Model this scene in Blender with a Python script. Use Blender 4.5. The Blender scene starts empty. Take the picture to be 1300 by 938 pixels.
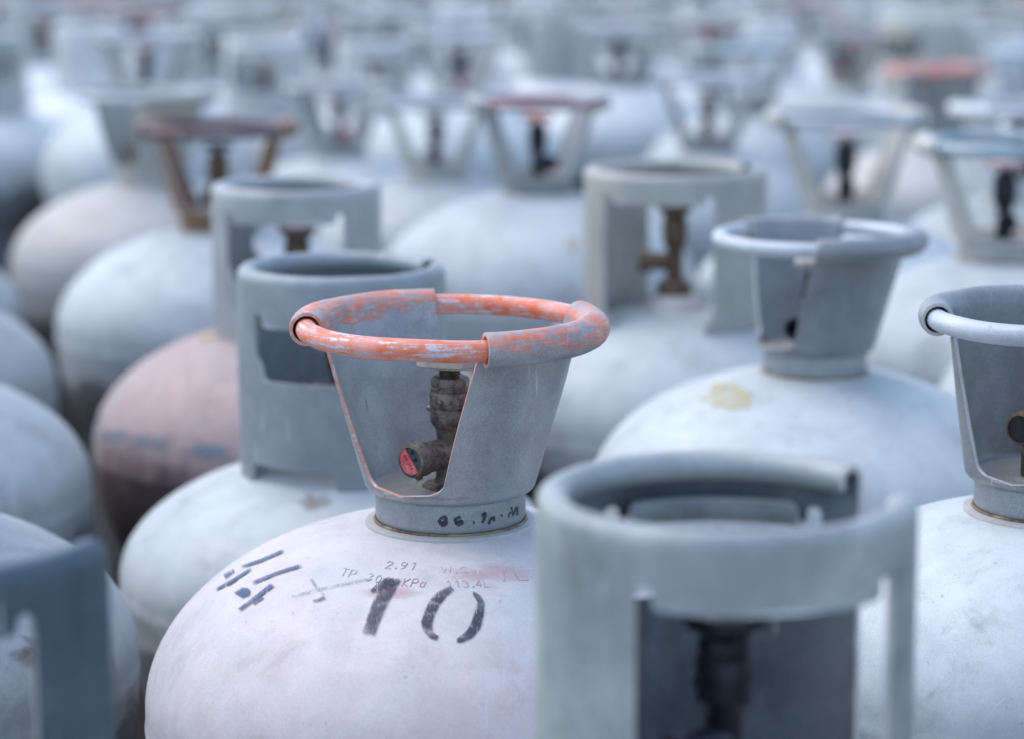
import bpy, bmesh, math, random
from math import sin, cos, tan, atan, atan2, sqrt, pi, radians as R
from mathutils import Vector, noise

rnd = random.Random(7)
sc = bpy.context.scene
COL = sc.collection

# ------------------------------------------------------------------ camera
PITCH = R(9.7)
CAM_Z = 1.5
FPX = 85 / 36 * 1300            # focal length in photo pixels (photo is 1300 wide)
cam_d = bpy.data.cameras.new('camera')
cam = bpy.data.objects.new('camera', cam_d)
COL.objects.link(cam)
cam.location = (0, 0, CAM_Z)
cam.rotation_euler = (pi / 2 - PITCH, 0, 0)
cam_d.lens = 85
cam_d.sensor_width = 36
cam_d.shift_y = -45 / 1300
cam_d.clip_start = 0.05
cam_d.clip_end = 2000
cam_d.dof.use_dof = True
cam_d.dof.focus_distance = 1.36
cam_d.dof.aperture_fstop = 4.6
sc.camera = cam

# ------------------------------------------------------------------ daylight
SUN_EL, SUN_AZ = R(58), R(-62)          # azimuth clockwise from +Y: high, from the left and a little behind
w = bpy.data.worlds.new('World')
sc.world = w
w.use_nodes = True
wn = w.node_tree
sky = wn.nodes.new('ShaderNodeTexSky')
sky.sky_type = 'NISHITA'
sky.sun_disc = False
sky.sun_elevation = SUN_EL
sky.sun_rotation = SUN_AZ
sky.air_density = 1.0
sky.dust_density = 1.5
sky.ozone_density = 0.3
bg = wn.nodes['Background']
wn.links.new(sky.outputs[0], bg.inputs[0])
bg.inputs[1].default_value = 0.15
sd = bpy.data.lights.new('sun', 'SUN')
sd.energy = 0.5
sd.angle = R(90)
sd.color = (1.0, 0.97, 0.93)
sun = bpy.data.objects.new('sun', sd)
COL.objects.link(sun)
sun.location = (-3, 2, 6)
sdir = Vector((sin(SUN_AZ) * cos(SUN_EL), cos(SUN_AZ) * cos(SUN_EL), sin(SUN_EL)))
sun.rotation_euler = sdir.to_track_quat('Z', 'Y').to_euler()
sc.view_settings.view_transform = 'Standard'
sc.view_settings.look = 'None'
sc.view_settings.exposure = 1.15
sc.view_settings.gamma = 1


# ------------------------------------------------------------------ photo geometry helpers
def ray(u, v):
    """direction (world) of the sight line through photo pixel u, v"""
    x = (u - 650) / FPX
    y = -(v - 424) / FPX
    d = Vector((x, cos(PITCH) + y * sin(PITCH), -sin(PITCH) + y * cos(PITCH)))
    return d


def place(u, v, width, real):
    """ground position and rim height of a ring of real width that spans width pixels, centred at u, v"""
    depth = real * FPX / width
    d = ray(u, v)
    return Vector((0, 0, CAM_Z)) + d * depth


# ------------------------------------------------------------------ materials
def mat_new(name):
    m = bpy.data.materials.new(name)
    m.use_nodes = True
    nt = m.node_tree
    return m, nt, nt.nodes['Principled BSDF']


class NT:
    def __init__(s, nt):
        s.nt = nt

    def n(s, t, **kw):
        nd = s.nt.nodes.new(t)
        for k, v in kw.items():
            if k.startswith('i_'):
                key = k[2:]
                key = int(key) if key.isdigit() else key.replace('_', ' ').title()
                nd.inputs[key].default_value = v
            else:
                setattr(nd, k, v)
        return nd

    def l(s, a, b):
        s.nt.links.new(a, b)

    def noise(s, vec, scale, detail=4, rough=.55, dist=0):
        nd = s.n('ShaderNodeTexNoise')
        nd.inputs['Scale'].default_value = scale
        nd.inputs['Detail'].default_value = detail
        nd.inputs['Roughness'].default_value = rough
        nd.inputs['Distortion'].default_value = dist
        s.l(vec, nd.inputs['Vector'])
        return nd.outputs['Fac']

    def ramp(s, fac, lo, hi, a=0.0, b=1.0):
        nd = s.n('ShaderNodeMapRange', interpolation_type='SMOOTHSTEP')
        s.l(fac, nd.inputs['Value'])
        for k, v in (('From Min', lo), ('From Max', hi), ('To Min', a), ('To Max', b)):
            nd.inputs[k].default_value = v
        return nd.outputs['Result']

    def math(s, op, a, b=None):
        nd = s.n('ShaderNodeMath', operation=op)
        for i, x in enumerate((a, b)):
            if x is None:
                continue
            if isinstance(x, (int, float)):
                nd.inputs[i].default_value = x
            else:
                s.l(x, nd.inputs[i])
        return nd.outputs[0]

    def mix(s, fac, a, b, blend='MIX'):
        nd = s.n('ShaderNodeMix', data_type='RGBA', blend_type=blend)
        if isinstance(fac, (int, float)):
            nd.inputs[0].default_value = fac
        else:
            s.l(fac, nd.inputs[0])
        for i, x in ((6, a), (7, b)):
            if isinstance(x, tuple):
                nd.inputs[i].default_value = (*x[:3], 1)
            else:
                s.l(x, nd.inputs[i])
        return nd.outputs[2]


def paint(name, base, patch, patch_amt=.5, rust=.3, metallic=.28, rough=.46, grain=.5, top=None, top_z=-.011,
          top_wear=.5, top_all=False, dirt=.35, rust_col=(.16, .07, .04), scale=1.0, scratch=.5, tint=None, band=None, band_soft=.02):
    """weathered aluminium paint: two tones, dirt, rust flecks, scratches, cast grain; optional worn coat of another colour (top)"""
    m, nt, bs = mat_new(name)
    t = NT(nt)
    tc = t.n('ShaderNodeTexCoord')
    oi = t.n('ShaderNodeObjectInfo')
    off = t.n('ShaderNodeVectorMath', operation='SCALE')
    cmb = t.n('ShaderNodeCombineXYZ')
    for i, k in enumerate((37.0, 91.0, 53.0)):
        t.l(t.math('MULTIPLY', oi.outputs['Random'], k), cmb.inputs[i])
    add = t.n('ShaderNodeVectorMath', operation='ADD')
    t.l(tc.outputs['Object'], add.inputs[0])
    t.l(cmb.outputs[0], add.inputs[1])
    P = add.outputs[0]
    sep = t.n('ShaderNodeSeparateXYZ')
    t.l(tc.outputs['Object'], sep.inputs[0])
    col = t.mix(t.math('MULTIPLY', t.ramp(t.noise(P, 9 * scale, 5, .6, .6), .42, .66), patch_amt), base, patch)
    if tint:
        col = t.mix(t.math('MULTIPLY', t.ramp(t.noise(P, 5.5, 6, .65, 1.2), .48, .64), tint[1]), col, tint[0])
    # broad cloudy soiling
    col = t.mix(t.math('MULTIPLY', t.ramp(t.noise(P, 22 * scale, 8, .7, .3), .50, .78), dirt), col, (.17, .165, .15))
    sp = t.ramp(t.noise(P, 1000, 3, .7), .35, .65, 1 - .16 * grain, 1 + .08 * grain)
    cl = t.ramp(t.noise(P, 34, 6, .7, .4), .3, .7, 1 - .16 * grain, 1 + .10 * grain)
    spk = t.n('ShaderNodeHueSaturation')
    t.l(t.math('MULTIPLY', sp, cl), spk.inputs['Value'])
    t.l(col, spk.inputs['Color'])
    col = spk.outputs[0]
    # small value drift from piece to piece
    hv = t.n('ShaderNodeHueSaturation')
    t.l(t.ramp(oi.outputs['Random'], 0, 1, .86, 1.08), hv.inputs['Value'])
    t.l(col, hv.inputs['Color'])
    col = hv.outputs[0]
    # scuffs: stretched noise in two directions
    sm = []
    for rot, sc_ in (((.3, .2, .6), (900, 30, 60)), ((.1, .9, -.5), (40, 1100, 50))):
        mp = t.n('ShaderNodeMapping')
        mp.inputs['Rotation'].default_value = rot
        mp.inputs['Scale'].default_value = sc_
        t.l(P, mp.inputs['Vector'])
        sm.append(t.ramp(t.noise(mp.outputs[0], .35, 2, .5), .69, .75))
    scr = t.math('MULTIPLY', t.math('MAXIMUM', sm[0], sm[1]), scratch)
    scr = t.math('MULTIPLY', scr, t.ramp(t.noise(P, 30, 3), .45, .6))
    topmask = None
    if top:
        wear = t.noise(P, 210, 9, .8, .4)
        worn2 = t.noise(P, 40, 5, .65, .5)
        wmix = t.math('ADD', t.math('MULTIPLY', wear, .55), t.math('MULTIPLY', worn2, .45))
        pol = t.n('ShaderNodeCombineXYZ')
        t.l(t.math('MULTIPLY', t.math('ARCTAN2', sep.outputs[1], sep.outputs[0]), 1.6), pol.inputs[0])
        rr_ = t.math('SQRT', t.math('ADD', t.math('MULTIPLY', sep.outputs[0], sep.outputs[0]), t.math('MULTIPLY', sep.outputs[1], sep.outputs[1])))
        t.l(t.math('MULTIPLY', rr_, 190), pol.inputs[1])
        t.l(t.math('MULTIPLY', sep.outputs[2], 190), pol.inputs[2])
        stk = t.noise(pol.outputs[0], 2.2, 7, .72, .4)
        wmix = t.math('ADD', t.math('MULTIPLY', wmix, .45), t.math('MULTIPLY', stk, .55))
        lo = .36 + .22 * top_wear
        topmask = t.ramp(wmix, lo - .02, lo + .035)
        if not top_all:
            jz = t.math('ADD', sep.outputs[2], t.math('MULTIPLY', t.math('SUBTRACT', t.noise(P, 40, 6, .65), .5), .03))
            topmask = t.math('MULTIPLY', topmask, t.ramp(jz, top_z - .003, top_z + .002))
        tcol = t.mix(t.ramp(t.noise(P, 70, 6, .6), .35, .7), top, tuple(min(1, c * .6 + .25) for c in top))
        col = t.mix(topmask, col, tcol)
    # runs of grime down the metal
    mp = t.n('ShaderNodeMapping')
    mp.inputs['Scale'].default_value = (60, 60, 5)
    t.l(P, mp.inputs['Vector'])
    run = t.math('MULTIPLY', t.ramp(t.noise(mp.outputs[0], 1.0, 5, .65, .4), .60, .74), dirt * .55)
    col = t.mix(run, col, (.20, .17, .13))
    # chips through the coat
    chip = t.math('MULTIPLY', t.ramp(t.noise(P, 95, 9, .8, .3), .635, .655), min(1, .4 + dirt))
    col = t.mix(t.math('MULTIPLY', chip, .55), col, (.30, .31, .33))
    # rust
    rn = t.noise(P, 26 * scale, 10, .74, .4)
    rth = .74 - .16 * rust
    rmask = t.ramp(rn, rth, rth + .05)
    fl = t.ramp(t.noise(P, 240, 4, .6), .72 - .04 * rust, .76)
    rmask = t.math('MAXIMUM', rmask, t.math('MULTIPLY', fl, min(1, rust + .15)))
    rc = t.mix(t.noise(P, 130, 5), rust_col, tuple(c * .35 for c in rust_col))
    col = t.mix(rmask, col, rc)
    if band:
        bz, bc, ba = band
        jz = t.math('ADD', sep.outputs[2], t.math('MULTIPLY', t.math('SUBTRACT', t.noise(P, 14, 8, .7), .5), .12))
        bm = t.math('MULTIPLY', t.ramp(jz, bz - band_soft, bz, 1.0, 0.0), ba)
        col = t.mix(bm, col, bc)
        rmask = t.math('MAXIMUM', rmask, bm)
    col = t.mix(scr, col, (.62, .64, .68))
    t.l(col, bs.inputs['Base Color'])
    met = t.math('MULTIPLY', t.math('SUBTRACT', 1.0, rmask), metallic)
    if topmask is not None:
        met = t.math('MULTIPLY', met, t.math('SUBTRACT', 1.0, t.math('MULTIPLY', topmask, .9)))
    t.l(met, bs.inputs['Metallic'])
    rg = t.ramp(t.noise(P, 60, 6, .6), .3, .7, rough - .07, rough + .1)
    t.l(t.math('ADD', rg, t.math('MULTIPLY', rmask, .3)), bs.inputs['Roughness'])
    # relief: cast grain, chipped coats
    h = t.math('MULTIPLY', t.noise(P, 620, 3, .6), .35 * grain)
    h = t.math('ADD', h, t.math('MULTIPLY', t.noise(P, 90, 5, .6), .35 * grain))
    h = t.math('ADD', h, t.math('MULTIPLY', t.noise(P, 14, 3, .5), 1.4 * grain))
    h = t.math('SUBTRACT', h, t.math('MULTIPLY', rmask, .3))
    h = t.math('SUBTRACT', h, t.math('MULTIPLY', chip, .25))
    if topmask is not None:
        h = t.math('ADD', h, t.math('MULTIPLY', topmask, .25))
    bp = t.n('ShaderNodeBump')
    bp.inputs['Strength'].default_value = .55
    bp.inputs['Distance'].default_value = .0012
    t.l(h, bp.inputs['Height'])
    t.l(bp.outputs[0], bs.inputs['Normal'])
    return m


def plain(name, col, rough=.5, metallic=0.0, vary=.25, bump=.0006, scale=80, col2=None):
    m, nt, bs = mat_new(name)
    t = NT(nt)
    tc = t.n('ShaderNodeTexCoord')
    P = tc.outputs['Object']
    c2 = col2 or tuple(c * (1 - vary) for c in col)
    t.l(t.mix(t.ramp(t.noise(P, scale, 6, .65), .4, .65), col, c2), bs.inputs['Base Color'])
    bs.inputs['Metallic'].default_value = metallic
    t.l(t.ramp(t.noise(P, scale * 2, 4), .3, .7, rough - .08, rough + .1), bs.inputs['Roughness'])
    bp = t.n('ShaderNodeBump')
    bp.inputs['Strength'].default_value = .6
    bp.inputs['Distance'].default_value = bump
    t.l(t.noise(P, scale * 4, 5, .6), bp.inputs['Height'])
    t.l(bp.outputs[0], bs.inputs['Normal'])
    return m


def inkmat(name, col, cover=.9, wear_scale=260, thr=.5, soft=.12, feather=False):
    """stencil ink or old print, rubbed through here and there to the paint below"""
    m, nt, bs = mat_new(name)
    t = NT(nt)
    tc = t.n('ShaderNodeTexCoord')
    P = tc.outputs['Object']
    bs.inputs['Base Color'].default_value = (*col, 1)
    bs.inputs['Roughness'].default_value = .55
    mp = t.n('ShaderNodeMapping')
    mp.inputs['Rotation'].default_value = (0, 0, .5)
    mp.inputs['Scale'].default_value = (1600, 90, 200)
    t.l(P, mp.inputs['Vector'])
    s1 = t.ramp(t.noise(mp.outputs[0], .5, 2), .64, .70)
    s2 = t.ramp(t.noise(P, wear_scale, 8, .75), thr, thr + soft)
    a = t.math('SUBTRACT', cover, t.math('MULTIPLY', t.math('MAXIMUM', s1, s2), .75))
    big = t.ramp(t.noise(P, 60, 4, .6), .35, .6, .55, 1.0)
    a = t.math('MULTIPLY', a, big)
    if feather:
        at = t.n('ShaderNodeAttribute', attribute_name='feather')
        a = t.math('MULTIPLY', a, at.outputs['Fac'])
    t.l(a, bs.inputs['Alpha'])
    return m


M = {}
GRIME_SHADE = (-.262, (.06, .058, .064), .75)  # lower walls: grime, darkened to paint in the shade of the gaps
M['silver'] = paint('silver_paint', (.50, .54, .54), (.41, .44, .43), .75, rust=.35, dirt=.6, rough=.52, metallic=.2, band=GRIME_SHADE)
M['silver_old'] = paint('old_silver_paint', (.48, .50, .49), (.57, .57, .53), .6, rust=.4, dirt=.55, rust_col=(.20, .12, .07), rough=.55, metallic=.15, band=GRIME_SHADE)
M['white'] = paint('whitish_silver_paint', (.62, .66, .655), (.49, .54, .55), .8, rust=.3, dirt=.55, metallic=.06, rough=.56, band=GRIME_SHADE, scratch=.8)
M['beige'] = paint('beige_silver_paint', (.56, .55, .50), (.62, .63, .63), .5, rust=.25, dirt=.45, metallic=.08, rough=.56, band=GRIME_SHADE)
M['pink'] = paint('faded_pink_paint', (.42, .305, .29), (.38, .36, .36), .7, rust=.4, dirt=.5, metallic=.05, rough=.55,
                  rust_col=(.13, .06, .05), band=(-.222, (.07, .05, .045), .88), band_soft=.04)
M['main_body'] = paint('pinkish_white_paint', (.65, .61, .595), (.56, .575, .575), .8, rust=.3, dirt=.36, metallic=.04, rough=.55,
                       grain=.5, tint=((.66, .52, .53), .5), scratch=.8)
M['bright'] = paint('bright_white_silver_paint', (.80, .83, .83), (.70, .73, .74), .6, rust=.08, dirt=.25, metallic=.02, rough=.55)
M['mottled'] = paint('mottled_blue_grey_paint', (.50, .55, .61), (.40, .45, .50), .7, rust=.55, dirt=.5, metallic=.2,
                     rust_col=(.14, .10, .06))
M['collar'] = paint('cast_grey_paint', (.35, .37, .385), (.29, .305, .32), .5, rust=.3, dirt=.35, grain=1.0, metallic=.4, rough=.45)
M['collar_main'] = paint('cast_grey_paint_orange_top', (.36, .365, .375), (.29, .30, .31), .6, rust=.45, dirt=.4, grain=1.0,
                         metallic=.42, rough=.45, top=(.70, .17, .085), top_wear=.58, top_z=-.003, rust_col=(.28, .11, .08))
M['collar_s'] = paint('dull_grey_paint', (.40, .42, .42), (.33, .355, .37), .6, rust=.34, dirt=.4, grain=.8, metallic=.2, rough=.5,
                      rust_col=(.17, .09, .06))
M['collar_front'] = paint('stained_grey_paint', (.36, .39, .385), (.25, .285, .30), .8, rust=.5, dirt=.75, grain=1.0, metallic=.2, rough=.5,
                      rust_col=(.11, .08, .08), scratch=.9)
M['collar_b'] = paint('blue_grey_paint', (.32, .36, .385), (.36, .39, .40), .6, rust=.25, dirt=.4, grain=.8, metallic=.25, rough=.48)
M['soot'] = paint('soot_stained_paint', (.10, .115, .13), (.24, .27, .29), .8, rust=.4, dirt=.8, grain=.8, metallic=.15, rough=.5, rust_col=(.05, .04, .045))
M['collar_dark'] = paint('dark_blue_grey_paint', (.06, .095, .125), (.10, .145, .18), .6, rust=.3, dirt=.4, grain=.8, metallic=.3, rough=.45)
M['collar_warm'] = paint('warm_grey_paint', (.48, .475, .43), (.41, .415, .40), .6, rust=.35, dirt=.4, grain=.7, metallic=.15,
                         rough=.52, rust_col=(.22, .12, .06))
M['collar_pale'] = paint('pale_grey_paint', (.66, .68, .68), (.56, .58, .58), .6, rust=.25, dirt=.35, grain=.7, metallic=.15,
                         rough=.5, rust_col=(.22, .12, .06))
M['collar_rust'] = paint('rusted_brown_paint', (.24, .13, .07), (.17, .13, .115), .7, rust=.7, dirt=.5, metallic=.1, rough=.55,
                         rust_col=(.20, .08, .035))
M['edge'] = paint('pale_bare_edge', (.62, .60, .57), (.52, .50, .50), .5, rust=.45, dirt=.3, metallic=.3)
M['edge_orange'] = paint('worn_orange_edge', (.60, .56, .53), (.5, .45, .43), .5, rust=.3, top=(.70, .22, .12), top_all=True,
                         top_wear=.46, metallic=.2)
M['ring'] = paint('ring_paint', (.52, .55, .59), (.40, .43, .45), .6, rust=.35, dirt=.35, metallic=.22, rough=.48, scratch=.9)
M['ring_orange'] = paint('worn_orange_ring_paint', (.60, .62, .68), (.50, .52, .56), .5, rust=.0, top=(.78, .155, .05), top_all=True,
                         top_wear=.46, metallic=.45, rough=.38, dirt=.15)
M['ring_rust'] = paint('purple_rust_ring_paint', (.14, .085, .09), (.26, .21, .24), .6, rust=.5, dirt=.3, metallic=.2, rough=.45)
M['ring_pink'] = paint('pinkish_ring_paint', (.42, .26, .27), (.45, .44, .47), .7, rust=.3, dirt=.3, metallic=.25, rough=.42)
M['ring_teal'] = paint('teal_ring_paint', (.34, .46, .50), (.46, .50, .53), .6, rust=.15, dirt=.3, metallic=.35, rough=.4)
M['pad'] = paint('dusty_pad_paint', (.50, .48, .45), (.62, .62, .64), .5, rust=.15, dirt=.4, metallic=.1, rough=.55, rust_col=(.25, .17, .09))
M['floor_disc'] = paint('grimy_pad', (.40, .38, .34), (.30, .27, .21), .8, rust=.45, dirt=.5, metallic=.1, rough=.6, rust_col=(.20, .13, .06))
M['bead'] = plain('rusty_weld', (.30, .23, .13), .7, .1, col2=(.12, .07, .04), scale=60)
M['brass'] = plain('dark_bronze', (.21, .175, .145), .45, .6, col2=(.085, .07, .065), scale=190, bump=.001)
M['brass_brown'] = plain('brown_bronze', (.17, .12, .08), .5, .6, col2=(.10, .07, .05))
M['black_valve'] = plain('black_valve', (.02, .024, .035), .4, .4)
M['wheel_beige'] = plain('beige_wheel', (.50, .46, .38), .5, 0, .35)
M['wheel_dark'] = plain('dark_wheel', (.035, .03, .04), .5, 0)
M['wheel_orange'] = plain('orange_wheel', (.55, .20, .12), .5, 0)
M['wheel_red'] = plain('red_wheel', (.30, .04, .05), .5, 0)
M['seal'] = plain('pink_red_seal', (.58, .085, .10), .45, 0, .2, col2=(.66, .22, .22), scale=200)
M['seal_red'] = plain('red_cap', (.42, .03, .05), .45, 0)
M['dark_disc'] = plain('dark_disc', (.06, .065, .075), .5, .3)
M['hole'] = plain('black_hole', (.006, .006, .007), .8, 0)
M['letter'] = plain('dark_red_letter', (.25, .02, .03), .6, 0)
M['ink'] = inkmat('worn_black_ink', (.035, .04, .075), .95, thr=.52, feather=True)
M['ink_blue'] = inkmat('blue_black_ink', (.045, .075, .17), .95, thr=.56, feather=True)
M['ink_faint'] = inkmat('smeared_ink', (.16, .17, .26), .42, thr=.42, soft=.3)
M['marker'] = inkmat('marker_ink', (.03, .035, .05), .9, thr=.66)
M['yellow'] = inkmat('worn_yellow_sticker', (.60, .48, .20), .62, wear_scale=120, thr=.5, soft=.25)
M['patch_blue'] = inkmat('exposed_blue_undercoat', (.20, .27, .34), .9, wear_scale=60, thr=.5, soft=.3, feather=True)
M['stain_dark'] = inkmat('dark_rust_stain', (.13, .10, .07), .9, wear_scale=55, thr=.48, soft=.3, feather=True)
M['stain'] = inkmat('brown_grey_stain', (.30, .27, .20), .85, wear_scale=150, thr=.5, soft=.3, feather=True)
M['pink_mark'] = inkmat('pink_overspray', (.66, .34, .38), .42, wear_scale=90, thr=.5, soft=.4, feather=True)
M['groove'] = plain('stamped_line', (.50, .50, .52), .5, .2)
M['groove_red'] = plain('stamped_red_line', (.57, .37, .38), .55, 0)


# ------------------------------------------------------------------ mesh helpers
def finish(bm, name, sharp=38, mats=()):
    bmesh.ops.remove_doubles(bm, verts=bm.verts, dist=1e-6)
    bmesh.ops.recalc_face_normals(bm, faces=bm.faces)
    me = bpy.data.meshes.new(name)
    bm.to_mesh(me)
    bm.free()
    for p in me.polygons:
        p.use_smooth = True
    me.set_sharp_from_angle(angle=R(sharp))
    for m in mats:
        me.materials.append(M[m])
    return me


def lathe_bm(bm, prof, seg=64, mtx=None, a0=0.0):
    rings = []
    for r, z in prof:
        if r < 1e-7:
            rings.append([bm.verts.new((0, 0, z))])
        else:
            rings.append([bm.verts.new((r * cos(a0 + 2 * pi * i / seg), r * sin(a0 + 2 * pi * i / seg), z)) for i in range(seg)])
    nv = []
    for a, b in zip(rings, rings[1:]):
        for i in range(seg):
            j = (i + 1) % seg
            if len(a) == 1 and len(b) == 1:
                continue
            if len(a) == 1:
                bm.faces.new((a[0], b[i], b[j]))
            elif len(b) == 1:
                bm.faces.new((a[i], a[j], b[0]))
            else:
                bm.faces.new((a[i], a[j], b[j], b[i]))
    vs = [v for r in rings for v in r]
    if mtx:
        for v in vs:
            v.co = mtx(v.co)
    return vs


def lathe(name, prof, seg=64, mats=(), sharp=38):
    bm = bmesh.new()
    lathe_bm(bm, prof, seg)
    return finish(bm, name, sharp, mats)


def bake(me, mods):
    """apply modifiers once, so that copies share the finished mesh"""
    o = bpy.data.objects.new('tmp', me)
    COL.objects.link(o)
    for typ, kw in mods:
        md = o.modifiers.new(typ, typ)
        for k, v in kw.items():
            setattr(md, k, v)
    bpy.context.view_layer.update()
    dg = bpy.context.evaluated_depsgraph_get()
    out = bpy.data.meshes.new_from_object(o.evaluated_get(dg))
    bpy.data.objects.remove(o)
    for p in out.polygons:
        p.use_smooth = True
    out.set_sharp_from_angle(angle=R(40))
    return out


def grid_faces(bm, rows, closed=False, mi=0):
    for a, b in zip(rows, rows[1:]):
        n = len(a)
        for i in range(n if closed else n - 1):
            j = (i + 1) % n
            vs = [a[i], a[j], b[j], b[i]]
            vs2 = []
            for v in vs:
                if v not in vs2:
                    vs2.append(v)
            if len(vs2) > 2:
                try:
                    f = bm.faces.new(vs2)
                    f.material_index = mi
                except ValueError:
                    pass


# ------------------------------------------------------------------ body (dome, shell, foot) - z measured from the collar rim plane
class Dome:
    def __init__(s, rad, zeq, a, seed=0):
        s.R, s.zeq, s.a = rad, zeq, a
        s.dx = s.dy = 0

    def z(s, r):
        return s.zeq + s.a * sqrt(max(0, 1 - (min(r, s.R) / s.R) ** 2))


_bodies = {}


def body_mesh(dm, foot):
    key = (dm.R, dm.zeq, dm.a, round(foot, 3))
    if key in _bodies:
        return _bodies[key]
    prof = []
    for i in range(0, 31):
        a = i / 30 * pi / 2
        prof.append((dm.R * sin(a), dm.zeq + dm.a * cos(a)))
    Rr, z0 = dm.R, dm.zeq
    prof += [(Rr, z0 - .006), (Rr + .0004, z0 - .008), (Rr + .0007, z0 - .011), (Rr + .0004, z0 - .014), (Rr, z0 - .016)]
    for k in range(1, 7):
        prof.append(((Rr - .0005) * sqrt(1 - (k / 6 * .10 / .18) ** 2), z0 - .016 - k / 6 * .10))
    Rr *= .825
    prof.append((Rr, z0 - .14))
    prof += [(Rr, foot + .10), (Rr - .02, foot + .07), (Rr - .028, foot + .05), (Rr - .025, foot), (Rr - .035, foot), (Rr - .04, foot + .05)]
    bm = bmesh.new()
    lathe_bm(bm, prof, 96)
    for v in bm.verts:       # slightly beaten surface
        n = Vector((v.co.x, v.co.y, 0))
        k = noise.noise(v.co * 9) * .0011
        if n.length > .02:
            v.co += n.normalized() * k
        v.co.z += noise.noise(v.co * 11 + Vector((3, 1, 2))) * .0006 * min(1, n.length / .08)
    me = finish(bm, 'cylinder_body', 40, ('silver',))
    _bodies[key] = me
    return me


# ------------------------------------------------------------------ flared two-winged collar
CONE_B, CONE_T, RING_R, CURL = .0490, .0740, .0828, .0088
ZU = -.0905


def collar_wing_mesh(openings, mats, CONE_T=CONE_T, RING_R=RING_R):
    """openings: (centre, half width at the top, half width low) in degrees, counted anticlockwise"""
    bm = bmesh.new()
    prof = []
    N = 26
    for i in range(N + 1):
        k = i / N
        k = k * k * .35 + k * .65
        z = ZU + (0 - ZU) * k
        r = CONE_B + (CONE_T - CONE_B) * (k ** .95)
        prof.append((r, z))
    for i in range(1, 19):
        a = R(180 - 300 * i / 18)
        prof.append((RING_R + CURL * cos(a), CURL * sin(a)))

    def hw(o, z):
        c, ht, hl = o
        k = min(1, max(0, (z - ZU) / -ZU))
        base = hl + (ht - hl) * k ** .9
        q = min(1, (z - ZU) / .009)
        return base * sqrt(max(0, 1 - (1 - q) ** 2.6))

    n = len(openings)
    for w_ in range(n):
        o1, o2 = openings[w_], openings[(w_ + 1) % n]
        c2 = o2[0] + (360 if o2[0] <= o1[0] else 0)
        rows = []
        for pi_, (r, z) in enumerate(prof):
            zz = z if pi_ <= N else 0
            e1 = o1[0] + hw(o1, zz)
            e2 = c2 - hw(o2, zz)
            row = []
            for j in range(41):
                th = R(e1 + (e2 - e1) * j / 40)
                wob = noise.noise(Vector((cos(th) * 3, sin(th) * 3, z * 20))) * .0010
                row.append(bm.verts.new(((r + wob) * cos(th), (r + wob) * sin(th), z + wob * .6)))
            rows.append(row)
        grid_faces(bm, rows)
        # foot of this wing: below the U
        e1, e2 = o1[0], c2
        low = []
        for r, z in ((CONE_B, ZU), (.0486, -.0918), (.0475, -.0932), (.0455, -.0943), (.0440, -.0948)):
            row = []
            for j in range(41):
                th = R(e1 + (e2 - e1) * j / 40)
                wob = noise.noise(Vector((cos(th) * 3, sin(th) * 3, z * 20))) * .0010
                row.append(bm.verts.new(((r + wob) * cos(th), (r + wob) * sin(th), z + wob * .6)))
            low.append(row)
        grid_faces(bm, low)
    bmesh.ops.remove_doubles(bm, verts=bm.verts, dist=1e-5)
    me = finish(bm, 'collar', 40, mats)
    return bake(me, (('SOLIDIFY', dict(thickness=.0021, offset=0, use_even_offset=True, material_offset_rim=1)),
                     ('BEVEL', dict(width=.0004, segments=2, limit_method='ANGLE'))))


OPEN_A = [(-124, 49, 29), (61, 37, 29)]
OPEN_U = [(-124, 52, 36), (58, 50, 36)]
OPEN_N = [(-124, 60, 38), (58, 58, 38)]


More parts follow.
